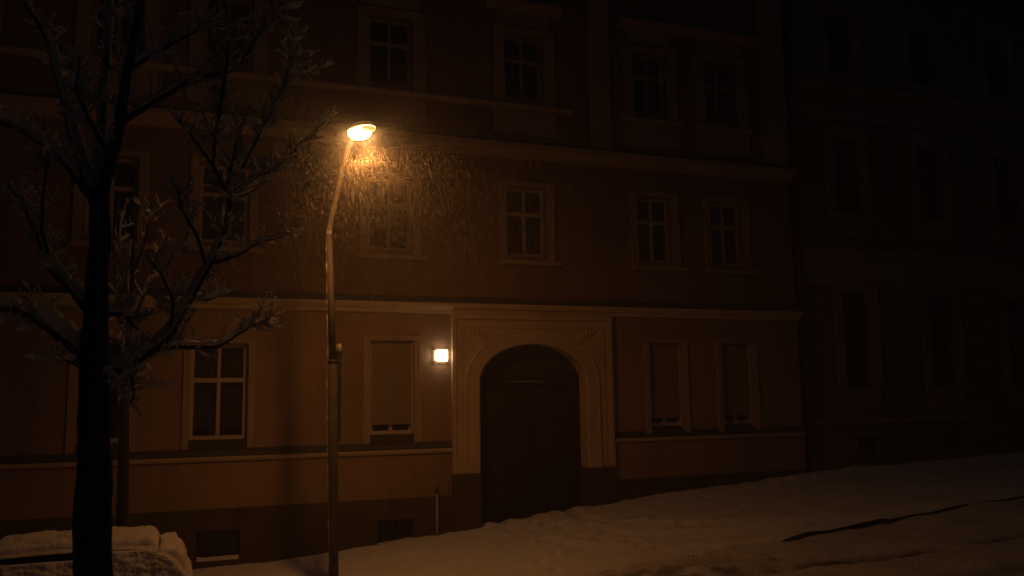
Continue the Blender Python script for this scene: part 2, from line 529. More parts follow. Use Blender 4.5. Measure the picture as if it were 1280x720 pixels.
w1 = MB()
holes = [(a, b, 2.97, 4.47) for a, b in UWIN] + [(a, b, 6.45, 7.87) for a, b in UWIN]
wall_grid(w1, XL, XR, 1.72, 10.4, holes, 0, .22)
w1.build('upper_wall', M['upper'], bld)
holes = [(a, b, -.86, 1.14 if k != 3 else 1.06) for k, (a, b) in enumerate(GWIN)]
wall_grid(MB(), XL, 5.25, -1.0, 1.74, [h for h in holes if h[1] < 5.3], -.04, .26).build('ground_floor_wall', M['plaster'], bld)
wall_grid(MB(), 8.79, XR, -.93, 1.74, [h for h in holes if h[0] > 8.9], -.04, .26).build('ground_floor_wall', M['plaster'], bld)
MB().box(XL, 5.25, -.075, .3, -1.93, -1.0).build('parapet_band', M['plaster'], bld)
MB().box(8.79, XR, -.075, .3, -1.80, -.93).build('parapet_band', M['plaster'], bld)
BW = [(.45, 1.2, -2.82, -2.30), (3.72, 4.42, -2.80, -2.31)]
for a, b, zt, zb, hs_ in ((XL, 5.25, -1.93, -4.6, BW), (8.79, XR, -1.80, -3.4, [])):
    w4 = wall_grid(MB(), a, b, zb, zt, hs_, -.10, .3)
    w4.add([(a, -.10, zt), (b, -.10, zt), (b, -.07, zt + .02), (a, -.07, zt + .02)], [(0, 1, 2, 3)])
    w4.build('plinth', M['plinth'], bld)
# ledge below the ground floor windows, with a dark sloped strip on top
for a, b, z in ((XL, 5.22, -1.0), (8.82, XR, -.93)):
    MB().prism_x([(-.074, z - .075), (-.125, z - .06), (-.145, z - .02), (-.145, z + .0), (-.041, z + .02)], a, b).build('window_ledge', M['trim'], bld)
    MB().prism_x([(-.05, z + .022), (-.1, z + .012), (-.1, z + .03), (-.05, z + .15), (-.041, z + .15), (-.041, z + .022)], a, b).build('ledge_strip', M['dark_strip'], bld)
# string course
l = MB()
l.prism_x([(-.041, 1.70), (-.10, 1.71), (-.11, 1.78), (-.15, 1.80), (-.19, 1.86), (-.19, 1.91), (-.002, 1.93)], XL, XR + .05)
l.build('string_course', M['trim'], bld)
l = MB()
l.prism_x([(-.17, 1.922), (-.17, 1.93), (-.03, 2.06), (-.002, 2.06), (-.002, 1.935)], XL, XR + .04)
l.build('course_flashing', M['dark_strip'], bld)
# main cornice
l = MB()
l.prism_x([(-.002, 5.08), (-.07, 5.09), (-.08, 5.17), (-.13, 5.19), (-.22, 5.29), (-.24, 5.25), (-.24, 5.37), (-.002, 5.42)], XL, XR + .08)
l.build('cornice', M['gf_surround'], bld)
l = MB()
l.prism_x([(-.2, 5.385), (-.2, 5.40), (-.03, 5.49), (-.002, 5.49), (-.002, 5.425)], XL, XR + .06)
l.build('cornice_flashing', M['dark_strip'], bld)
# second floor sill ledge and pilaster strips
l = MB()
l.prism_x([(-.002, 6.17), (-.09, 6.18), (-.13, 6.24), (-.13, 6.28), (-.002, 6.31)], XL, 8.05)
l.build('sill_ledge', M['gf_surround'], bld)
for a, b in ((8.50, 9.02), (13.15, 13.86), (-3.6, -3.05)):
    l = MB()
    l.box(a, b, -.075, -.001, 5.50, 10.2)
    l.box(a + .1, b - .1, -.095, -.073, 5.75, 9.9)
    l.build('pilaster_strip', M['upper_trim'], bld)
for k, (a, b) in enumerate(UWIN):
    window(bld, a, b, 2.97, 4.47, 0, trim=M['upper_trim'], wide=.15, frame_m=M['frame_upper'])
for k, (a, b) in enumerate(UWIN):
    w = window(bld, a, b, 6.45, 7.87, 0, trim=M['upper_trim'], sill=False, wide=.24, frame_m=M['frame_dark'])
    ap = MB()
    if a > 8.6:
        MB().prism_x([(-.002, 6.17), (-.09, 6.18), (-.13, 6.24), (-.13, 6.28), (-.002, 6.31)], a - .36, b + .36).build('sill', M['upper_trim'], w)
    ap.rect_ring(a - .28, b + .28, 5.62, 6.16, .11, -.06, -.001)
    ap.box(a - .172, b + .172, -.04, -.001, 5.728, 6.052)
    ap.build('apron', M['upper_trim'], w)
    hd = MB()
    if a < 8.6:
        hd.prism_x([(-.002, 8.40), (-.08, 8.41), (-.12, 8.5), (-.2, 8.54), (-.2, 8.6), (-.002, 8.66)], a - .42, b + .42)
    else:
        e = (9.3, 10.98) if a < 11 else (11.02, 13.1)
        hd.prism_x([(-.002, 8.40), (-.08, 8.41), (-.12, 8.5), (-.2, 8.54), (-.2, 8.6), (-.002, 8.66)], *e)
    hd.box(a - .15, b + .15, -.04, -.001, 8.08, 8.402)
    hd.build('hood_mould', M['upper_trim'], w)
for k, (a, b) in enumerate(GWIN):
    top = 1.14 if k != 3 else 1.06
    sh = {4: .13, 5: .12, 6: .13, 0: .1, 1: .12}.get(k)
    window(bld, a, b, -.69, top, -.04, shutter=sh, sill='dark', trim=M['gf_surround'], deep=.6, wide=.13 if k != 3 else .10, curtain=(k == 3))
# cellar windows
for a, b, c, d in BW:
    f = MB().rect_ring(a + .005, b - .005, c + .005, d - .005, .05, .06, .11)
    for i in range(1, 5):
        xx = a + (b - a) * i / 5
        f.box(xx - .008, xx + .008, .05, .066, c + .055, d - .055)
    w = f.build('cellar_window', M['iron'], bld)
    MB().box(a, b, .12, .14, c, d).build('pane', M['pane'], w)
    sb = MB()
    n = 14
    vs, fs = [], []
    for i in range(n + 1):
        x = a + .02 + (b - a - .04) * i / n
        h = .06 + .03 * mnoise.noise(Vector((x * 5, 1, a)))
        vs += [(x, -.10, c + .001), (x, -.095, c + h * .7), (x, -.03, c + h), (x, .055, c + h * .9), (x, .055, c + .001)]
    for i in range(n):
        for j in range(4):
            fs.append((i * 5 + j, i * 5 + 5 + j, i * 5 + 6 + j, i * 5 + j + 1))
    sb.add(vs, fs).build('sill_snow', M['snow'], w, smooth=True)

# portal -----------------------------------------------------------
PX0, PX1, PC, PR = 5.25, 8.79, 7.0, 1.2
ZS, RISE, YP = .30, .79, -.13


def arch(r_x, r_z, n=40):
    return [(PC + r_x * math.cos(math.pi * i / n), ZS + r_z * math.sin(math.pi * i / n)) for i in range(n + 1)]


def arch_wall(mb, x0, x1, z0, z1, rx, rz, y0, y1, zb):
    """slab with an arched opening, right spring to left spring"""
    P = [(PC + rx, zb)] + arch(rx, rz) + [(PC - rx, zb)]
    def outer(p):
        x, z = p
        if z <= ZS: return (x1 if x > PC else x0, max(z, z0))
        dx, dz = x - PC, (z - ZS) + 1e-6
        t = min(((x1 - PC) if dx > 0 else (x0 - PC)) / dx if abs(dx) > 1e-6 else 1e9, (z1 - ZS) / dz)
        return (PC + dx * t, ZS + dz * t)
    Q = [outer(p) for p in P]
    n = len(P)
    for y, fl in ((y0, 0), (y1, 1)):
        vs = [(x, y, z) for x, z in P] + [(x, y, z) for x, z in Q]
        fs = [(i, i + 1, n + i + 1, n + i) if fl else (n + i, n + i + 1, i + 1, i) for i in range(n - 1)]
        mb.add(vs, fs)
        # missing corners
        for cx in (x0, x1):
            cand = [i for i in range(n - 1) if (Q[i][1] < z1 - 1e-4) != (Q[i + 1][1] < z1 - 1e-4) and abs(Q[i][0] - cx) + abs(Q[i + 1][0] - cx) < 1.2 * abs(cx - PC)]
            for i in cand:
                mb.add([(Q[i][0], y, Q[i][1]), (Q[i + 1][0], y, Q[i + 1][1]), (cx, y, z1)], [(0, 1, 2)])
    vs = [(x, y0, z) for x, z in P] + [(x, y1, z) for x, z in P]
    mb.add(vs, [(i, i + 1, n + i + 1, n + i) for i in range(n - 1)])
    vs = [(x, y0, z) for x, z in ((x0, zb), (x0, z1), (x1, z1), (x1, zb))] + [(x, y1, z) for x, z in ((x0, zb), (x0, z1), (x1, z1), (x1, zb))]
    mb.add(vs, [(0, 1, 5, 4), (1, 2, 6, 5), (2, 3, 7, 6)])


pt = MB()
arch_wall(pt, PX0, PX1, -1.5, 1.699, PR + .05, RISE + .05, YP, .5, -1.5)
portal = pt.build('portal', M['trim'], bld)
sp = MB()
# fillets round the portal field
sp.box(PX0 - .03, PX0 + .05, YP - .045, YP + .08, -1.5, 1.60)
sp.box(PX1 - .05, PX1 + .03, YP - .045, YP + .08, -1.5, 1.60)
sp.box(PX0 - .03, PX1 + .03, YP - .05, YP + .08, 1.60, 1.697)
sp.box(PX0 + .15, PX0 + .18, YP - .02, YP + .01, -1.4, 1.45)
sp.box(PX1 - .18, PX1 - .15, YP - .02, YP + .01, -1.4, 1.45)
sp.box(PX0 + .18, PX1 - .18, YP - .02, YP + .01, 1.42, 1.45)
sp.build('field_moulding', M['trim'], portal)
for sx in (-1, 1):   # carved spandrel ornament: a curling stem with leaves
    c = MB()
    x0 = PC + sx * 1.26
    pts = [(x0 + sx * (.34 - .30 * math.cos(t * 1.5)) - sx * .30, YP - .015, .93 + .38 * math.sin(t * 1.2)) for t in np.linspace(.2, 1.25, 12)]
    c.tube(pts, [.022 - .001 * i for i in range(12)], 6)
    for i in range(2, 12, 2):
        p = pts[i]
        c.blob((p[0] + sx * .05, YP - .01, p[2] + .05), .055, .02, .035, i, 7, 5)
        c.blob((p[0] - sx * .03, YP - .01, p[2] + .06), .03, .02, .05, i + 3, 7, 5)
    c.build('spandrel_ornament', M['trim'], portal, smooth=True)
# archivolt: moulded ring following the opening
av = MB()
prof = [(0.0, .03), (.0, -.02), (.03, -.04), (.14, -.036), (.25, -.032), (.27, -.042), (.30, -.042), (.31, .0)]
path = [(PC + (PR + .0), -1.5)] + [(PC + PR, -1.5 + (ZS + 1.5) * k / 6) for k in range(1, 6)]
ring = []
N = 48
line = [((1, 0), (PC + PR, -1.5)), ((1, 0), (PC + PR, ZS))]
for i in range(1, N):
    a = math.pi * i / N
    nx, nz = math.cos(a) / PR, math.sin(a) / RISE
    h = math.hypot(nx, nz)
    line.append(((nx / h, nz / h), (PC + PR * math.cos(a), ZS + RISE * math.sin(a))))
line += [((-1, 0), (PC - PR, ZS)), ((-1, 0), (PC - PR, -1.5))]
vs, fs = [], []
k = len(prof)
for (nx, nz), (x, z) in line:
    for d, yy in prof:
        vs.append((x + nx * d, YP + yy, z + nz * d))
for i in range(len(line) - 1):
    for j in range(k - 1):
        fs.append((i * k + j, i * k + j + 1, (i + 1) * k + j + 1, (i + 1) * k + j))
fs += [tuple(range(k)), tuple(range(len(vs) - 1, len(vs) - k - 1, -1))]
av.add(vs, fs)
av.build('archivolt', M['trim'], portal)
# base stones
for a, b in ((PX0 - .03, PC - PR), (PC + PR, PX1 + .03)):
    bs = MB()
    bs.box(a, b, YP - .05, .5, -4.0, -1.503)
    bs.build('base_stone', M['plinth'], portal)
# gate: two leaves under a fanlight
gate = MB().box(PC - PR - .06, PC + PR + .06, .30, .40, .40, .52).build('gate', M['door'], bld)
for s in (-1, 1):
    a, b = (PC - PR - .05, PC - .012) if s < 0 else (PC + .012, PC + PR + .05)
    d = MB()
    d.box(a, b, .33, .39, -3.1, .398)
    ia, ib = a + .14 + (.06 if s < 0 else 0), b - .14 - (.06 if s > 0 else 0)
    for z0, z1 in ((-2.35, -1.65), (-1.5, -.45), (-.3, .22)):
        d.rect_ring(ia, ib, z0, z1, .05, .305, .329)
        d.box(ia + .14, ib - .14, .312, .329, z0 + .14, z1 - .14)
    d.box(ia - .03, ib + .03, .27, .329, .27, .31)
    if s > 0: d.box(PC - .04, PC + .04, .29, .329, -3.1, .398)
    lf = d.build('door_leaf', M['door'], gate)
MB().box(PC + .10, PC + .13, .25, .33, -1.42, -1.36).tube([(PC + .115, .25, -1.39), (PC + .115, .25, -1.52)], .012, 8).build('handle', M['iron'], gate)
MB().box(6.62, 7.38, .262, .329, .312, .335).build('cross_bar', M['frame_dark'], gate)
fl = MB()
pr = [(PC + (PR + .06) * math.cos(math.pi * i / 30), ZS + (RISE + .06) * math.sin(math.pi * i / 30)) for i in range(31)]
pr = [p for p in pr if p[1] > .52]
fl.prism_y([(pr[0][0], .52)] + pr + [(pr[-1][0], .52)], .36, .37)
fl.build('fanlight_pane', M['fan_glass'], gate)
fb = MB()
for a in (90,):
    t = math.radians(a)
    fb.tube([(PC + .02 * math.cos(t), .345, .5), (PC + .92 * math.cos(t), .345, .52 + .62 * math.sin(t))], .018, 6)
fb.build('fanlight_bars', M['door'], gate)
# shell behind the facade and the roof
sh = MB()
for x in (XL, XR): sh.box(min(x, x + (.25 if x < 0 else -.25)), max(x, x + (.25 if x < 0 else -.25)), .002, 11, -4.6, 10.39)
sh.box(XL + .25, XR - .25, 10.8, 11, -4.6, 10.39)
sh.box(XL + .25, XR - .25, .62, .7, -4.6, 10.39)
sh.build('rear_wall', M['upper'], bld)
MB().prism_x([(-.45, 10.40), (-.45, 10.55), (5.5, 14.2), (11.3, 10.55), (11.3, 10.40)], XL - .1, XR + .05).build('roof', M['roof'], bld)
# rainwater pipe in the corner between the two houses
dp = MB().tube([(13.97, -.13, ground_z(13.97) - .2), (13.97, -.13, 10.3)], .055, 10)
dpo = dp.build('downpipe', M['iron'], bld, smooth=True)
for z in (-1.2, .6, 2.4, 4.2, 6.0, 7.8):
    br = MB().tube([(13.97, -.13, z - .03), (13.97, -.13, z + .03)], .068, 10)
    br.box(13.955, 13.985, -.07, .04, z - .015, z + .015)
    br.build('pipe_bracket', M['iron'], dpo)

# ------------------------------------------------------------------ neighbouring building
nb = thing('apartment_building', (22, 0, ground_z(22) - .6), 'unlit dark apartment house with tall narrow windows, uphill beyond the drainpipe', 'building')
NX0, NX1, NY = 14.08, 31.0, .04
NW = [15.29 + 2.75 * k for k in range(6)]
hl = [(a, a + .86, z0, z1) for a in NW for z0, z1 in ((.15, 2.45), (4.5, 6.37), (8.15, 9.7))]
cel = [(15.55, 16.2, -1.52, -1.08), (18.3, 18.95, -1.45, -1.05)]
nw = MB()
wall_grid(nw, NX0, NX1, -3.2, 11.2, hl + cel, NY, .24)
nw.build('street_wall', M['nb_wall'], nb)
for a, b, c, d in cel:
    MB().rect_ring(a + .004, b - .004, c + .004, d - .004, .05, NY + .1, NY + .15).box(a, b, NY + .16, NY + .17, c, d).build('cellar_window', M['iron'], nb)
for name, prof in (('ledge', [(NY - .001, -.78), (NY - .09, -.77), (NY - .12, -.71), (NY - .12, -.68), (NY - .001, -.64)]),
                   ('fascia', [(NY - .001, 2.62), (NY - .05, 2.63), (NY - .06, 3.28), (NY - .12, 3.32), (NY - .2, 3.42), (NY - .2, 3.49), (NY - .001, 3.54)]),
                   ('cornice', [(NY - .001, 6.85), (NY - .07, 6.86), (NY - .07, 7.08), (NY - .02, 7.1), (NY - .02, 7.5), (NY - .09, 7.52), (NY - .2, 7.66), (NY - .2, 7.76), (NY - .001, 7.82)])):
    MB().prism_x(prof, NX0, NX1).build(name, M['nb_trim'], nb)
fz = MB()
x = NX0 + .2
while x < NX1 - .3:
    fz.rect_ring(x, x + .42, 7.15, 7.45, .05, NY - .06, NY - .019)
    fz.blob((x + .21, NY - .04, 7.3), .09, .03, .09, int(x * 10), 7, 5)
    x += .55
fz.build('frieze_ornament', M['nb_trim'], nb)
for a in NW:
    for (z0, z1) in ((.15, 2.45), (4.5, 6.37), (8.15, 9.7)):
        w = window(nb, a, a + .86, z0, z1, NY, trim=M['nb_trim'], sill=True, wide=.22, frame_m=M['dark_recess'])
        ap = MB().box(a - .2, a + 1.06, NY - .05, NY - .001, z0 - .62, z0 - .21)
        ap.rect_ring(a - .1, a + .96, z0 - .56, z0 - .27, .05, NY - .075, NY - .049)
        if z0 > 3: MB().box(a - .12, a + .98, NY - .07, NY - .001, z1 + .16, z1 + .40).build('lintel', M['nb_trim'], w)
        ap.build('apron', M['nb_trim'], w)
    for (z0, z1) in ((-.5, 2.5), (3.7, 6.6), (8.0, 10)):   # rusticated pier between windows
        p = MB()
        z = z0
        while z < z1 - .3:
            p.box(a + 1.22, a + 2.4, NY - .045, NY - .001, z, z + .3)
            z += .335
        p.build('rusticated_pier', M['nb_wall'], nb)
MB().box(NX0, NX0 + .2, NY + .002, 11, -3.2, 11.19).box(NX1 - .2, NX1, NY + .002, 11, -3.2, 11.19).box(NX0 + .2, NX1 - .2, .7, .8, -3.2, 11.19).build('rear_wall', M['nb_wall'], nb)
MB().prism_x([(-.4, 11.2), (-.4, 11.4), (5.5, 15), (11.3, 11.4), (11.3, 11.2)], NX0, NX1).build('roof', M['roof'], nb)

# ------------------------------------------------------------------ wall lantern and stand pipe
wl = thing('wall_lantern', (4.99, -.04, .845), 'small square lit lantern on the peach wall beside the gateway', 'lamp')
b = MB().box(4.83, 5.15, -.06, -.041, .69, 1.0)
b.build('back_plate', M['plaster'], wl)
MB().box(4.87, 5.11, -.23, -.067, .735, .96).build('lamp_glass', M['wall_lens'], wl, bevel=.025)
c = MB()
for x in (4.855, 5.105):
    for z in (.722, .958): c.box(x, x + .02, -.235, -.066, z, z + .015)
c.build('lantern_frame', M['frame'], wl)

sp_ = thing('standpipe', (4.87, -.22, ground_z(4.87)), 'thin grey standpipe with dark cap against the plinth left of the gateway', 'pipe')
MB().tube([(4.87, -.2, ground_z(4.87) - .2), (4.87, -.2, -1.86)], .026, 10).build('pipe', M['arm'], sp_, smooth=True)
MB().tube([(4.87, -.2, -1.86), (4.87, -.2, -1.84), (4.87, -.2, -1.75), (4.87, -.2, -1.72)], [.03, .042, .042, .02], 10).build('cap', M['iron'], sp_, smooth=True)
MB().box(4.86, 4.88, -.19, -.10, -2.1, -2.08).build('bracket', M['iron'], sp_)

# ------------------------------------------------------------------ street lamp
PY = -3.15
PB = Vector((2.37, PY, ground_z(2.37)))
lamp = thing('street_lamp', PB, 'tall street lamp with curved arm glowing amber in the snowfall', 'street lamp')
TOP = Vector((2.245, PY, 2.62))
JOIN = at(416, 452, PY)
MB().tube([PB + Vector((0, 0, -.4)), PB.lerp(JOIN, .02), PB.lerp(JOIN, .1), JOIN], [.084, .082, .076, .072], 20).tube([JOIN + Vector((0, 0, -.02)), JOIN + Vector((0, 0, .03))], .08, 20).build('lower_pole', M['pole_dark'], lamp, smooth=True)
MB().tube([JOIN, TOP], [.056, .052], 20).build('upper_pole', M['steel'], lamp, smooth=True)
LH = at(441, 168, -4.62)
ctrl = [TOP, TOP + Vector((0, -.02, .12)), TOP.lerp(LH, .25) + Vector((0, .02, .14)), TOP.lerp(LH, .5) + Vector((0, 0, .17)), TOP.lerp(LH, .78) + Vector((0, 0, .10)), LH]


def catmull(P, per=6):
    P = [Vector(p) for p in P]
    Q = [P[0] * 2 - P[1]] + P + [P[-1] * 2 - P[-2]]
    out = []
    for i in range(1, len(Q) - 2):
        for k in range(per):
            t = k / per
            a, b, c, d = Q[i - 1], Q[i], Q[i + 1], Q[i + 2]
            out.append(.5 * ((2 * b) + (c - a) * t + (2 * a - 5 * b + 4 * c - d) * t * t + (3 * b - a - 3 * c + d) * t ** 3))
    out.append(P[-1])
    return out


arm = catmull(ctrl, 5)
MB().tube(arm, [.050 - .014 * i / len(arm) for i in range(len(arm))], 14).build('arm', M['arm'], lamp, smooth=True)
# luminaire: canopy above, glass bowl below, along the arm's last direction
ax = Vector((.34, -1, -.02)).normalized()
sd = ax.cross(Vector((0, 0, 1))).normalized()
vu = sd.cross(ax)


def shell(mb, c, L, Wd, Ht, sgn, n=22, mrow=8, tail=.0):
    vs, fs = [], []
    for j in range(mrow + 1):
        th = math.pi / 2 * j / mrow
        for i in range(n):
            ph = 2 * math.pi * i / n
            lx = L * math.cos(ph) * (math.cos(th) ** .7)
            ly = Wd * math.sin(ph) * (math.cos(th) ** .7) * (1 - tail * math.cos(ph))
            vs.append(c + ax * lx + sd * ly + vu * (sgn * Ht * math.sin(th)))
    for j in range(mrow):
        for i in range(n):
            fs.append((j * n + i, j * n + (i + 1) % n, (j + 1) * n + (i + 1) % n, (j + 1) * n + i))
    return mb.add(vs, fs)


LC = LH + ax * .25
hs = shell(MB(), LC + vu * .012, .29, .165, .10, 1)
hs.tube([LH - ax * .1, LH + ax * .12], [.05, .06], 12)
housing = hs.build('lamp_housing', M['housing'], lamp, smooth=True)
shell(MB(), LC - ax * .05 - vu * .0, .215, .16, .115, -1).build('lamp_bowl', M['lens'], lamp, smooth=True)
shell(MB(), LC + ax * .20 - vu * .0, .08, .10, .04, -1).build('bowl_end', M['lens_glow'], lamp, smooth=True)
# wind-blown snow stuck along one side of the pole
st = MB()
random.seed(8)
z = PB.z + .2
pts_, rad_ = [], []
while z < TOP.z:
    t = (z - PB.z) / (TOP.z - PB.z)
    p = PB.lerp(TOP, t)
    r = .076 if z < JOIN.z else .053
    pts_.append(Vector((p.x - r * .9, p.y - r * .28, z)))
    rad_.append(max(.0015, .004 + .026 * mnoise.fractal(Vector((z * 6, 2, 0)), 1, 2, 4)))
    z += .03
st.tube(pts_, rad_, 7)
st.build('pole_snow', M['snow_thin'], lamp, smooth=True)
# notice board seen edge-on behind the pole, snow on its top and edge
B0, B1 = at(427, 438, PY + .12), at(427, 552, PY + .12)
bd = MB()
bd.prism_y([(B0.x - .075, B1.z), (B0.x - .01, B1.z), (B0.x, B0.z), (B0.x - .075, B0.z)], PY + .09, PY + .42)
board = bd.build('notice_board', M['iron'], lamp, bevel=.006)
bs = MB()
for k in range(3): bs.blob((B0.x - .035 + .01 * (k % 2), PY + .12 + .11 * k, B0.z + .03 + .03 * random.random()), .045, .075, .075 - .02 * k, k, 8, 5)
for k in range(14):
    t = random.random()
    q = B0.lerp(B1, t)
    bs.blob((B0.x - .004 - .008 * t, PY + .1 + .06 * random.random(), q.z), .014, .02, random.uniform(.012, .04), k, 6, 4)
bs.build('board_snow', M['snow_thin'], board, smooth=True)

# ------------------------------------------------------------------ trees
def ridge(mb, pts, rad, h, seed, thr=.25):
    """snow lying along the upper side of a limb"""
    run = []

    def flush():
        if len(run) < 2: return
        n = 7
        vs, fs = [], []
        for idx, (p, t, r, hh) in enumerate(run):
            e = min(idx, len(run) - 1 - idx)
            tp = min(1, .35 + e * .35)
            side = t.cross(Vector((0, 0, 1))).normalized()
            upv = side.cross(t).normalized()
            if upv.z < 0: upv = -upv
            wdt = (r * 1.05 + hh * .28) * tp
            for k in range(n):
                a = 2 * math.pi * k / n
                vs.append(p + upv * (r * .75 + hh * .42 * tp) + side * (math.cos(a) * wdt) + upv * (math.sin(a) * hh * .6 * tp))
        for i in range(len(run) - 1):
            for k in range(n):
                fs.append((i * n + k, i * n + (k + 1) % n, (i + 1) * n + (k + 1) % n, (i + 1) * n + k))
        fs += [tuple(range(n - 1, -1, -1)), tuple((len(run) - 1) * n + k for k in range(n))]
        mb.add(vs, fs)
        run.clear()
    for i, p in enumerate(pts):
        t = (pts[min(i + 1, len(pts) - 1)] - pts[max(i - 1, 0)]).normalized()
        hz = math.hypot(t.x, t.y)
        nn = mnoise.noise(p * 7 + Vector((seed, 0, 0)))
        if hz > thr and nn > -.32 or 0 < i < len(pts) - 1:
            if not (hz > thr and nn > -.32): nn, hz = -1.2, hz * .2
            run.append((p, t, rad[i], h * (.25 + .75 * hz) * (1 + .8 * nn)))
        else:
            flush(); run.clear()
    flush()


def twig_set(bk, sn, pts, rad, count, lo, hi, start, rng, snow=.016, up=.55, kids=2):
    n = len(pts)
    for q in range(count):
        i = min(n - 2, max(0, int((start + (1 - start) * rng.random()) * (n - 1))))
        p = pts[i]
        t = (pts[i + 1] - pts[i]).normalized()
        rnd = Vector((rng.uniform(-1, 1), rng.uniform(-.7, .7), rng.uniform(-.5, 1)))
        d = (t * .5 + (rnd - t * rnd.dot(t)).normalized() * .95 + Vector((0, 0, up * .5))).normalized()
        L = rng.uniform(lo, hi)
        r0 = min(rad[i] * .6, .0026 + L * .008)
        P, Rr = [p.copy()], [r0]
        m_ = 6
        for k in range(m_):
            d = (d + Vector((rng.uniform(-.16, .16), rng.uniform(-.16, .16), rng.uniform(-.06, .2)))).normalized()
            P.append(P[-1] + d * (L / m_)); Rr.append(r0 * (1 - .72 * (k + 1) / m_))
        bk.tube(P, Rr, 4)
        ridge(sn, P, Rr, snow * rng.uniform(.6, 1.6), rng.random() * 90, .2)
        for e in P[1:]:
            if rng.random() > .45: continue
            sn.blob((e.x, e.y, e.z + .005), rng.uniform(.006, .015), rng.uniform(.006, .014), rng.uniform(.007, .02), q, 5, 3, .5)
        for c in range(kids):
            if rng.random() < .7 and L > .14:
                twig_set(bk, sn, P, Rr, 1, L * .25, L * .55, .3, rng, snow * .9, up, 0)


tree_base = at(116, 860, -9.2)
tree_base.z = ground_z(tree_base.x) - .25
tree = thing('bare_tree', tree_base, 'thick bare tree with snow along its branches, dark in front of the parked car', 'tree')
TY = -9.2
tp = [(117, 905), (116, 720), (116, 640), (119, 560), (118, 460), (120, 400), (124, 320), (126, 235)]
tw = [52, 40, 38, 34, 32, 27, 23, 20]
tpts = catmull([at(x, y, TY) for x, y in tp], 8)
px2m = (TY + DIST) * .933 / FPX * 1.08


def interp_r(w, n): return [float(np.interp(i / (n - 1), np.linspace(0, 1, len(w)), w)) * px2m / 2 for i in range(n)]


trr = interp_r(tw, len(tpts))
trb = MB()
tpts = [p + Vector((mnoise.noise(p * 2.3) * .02, 0, 0)) for p in tpts]
trb.tube(tpts, [r * (1 + .07 * mnoise.noise(p * 6)) for r, p in zip(trr, tpts)], 16)
kb = at(136, 612, TY - .02)
trb.blob(kb - Vector((.04, 0, 0)), .075, .09, .12, 4, 10, 7)
kb = at(98, 690, TY - .02)
trb.blob(kb + Vector((.06, 0, 0)), .085, .09, .16, 9, 10, 7)
trunk = trb.build('trunk', M['bark'], tree, smooth=True)

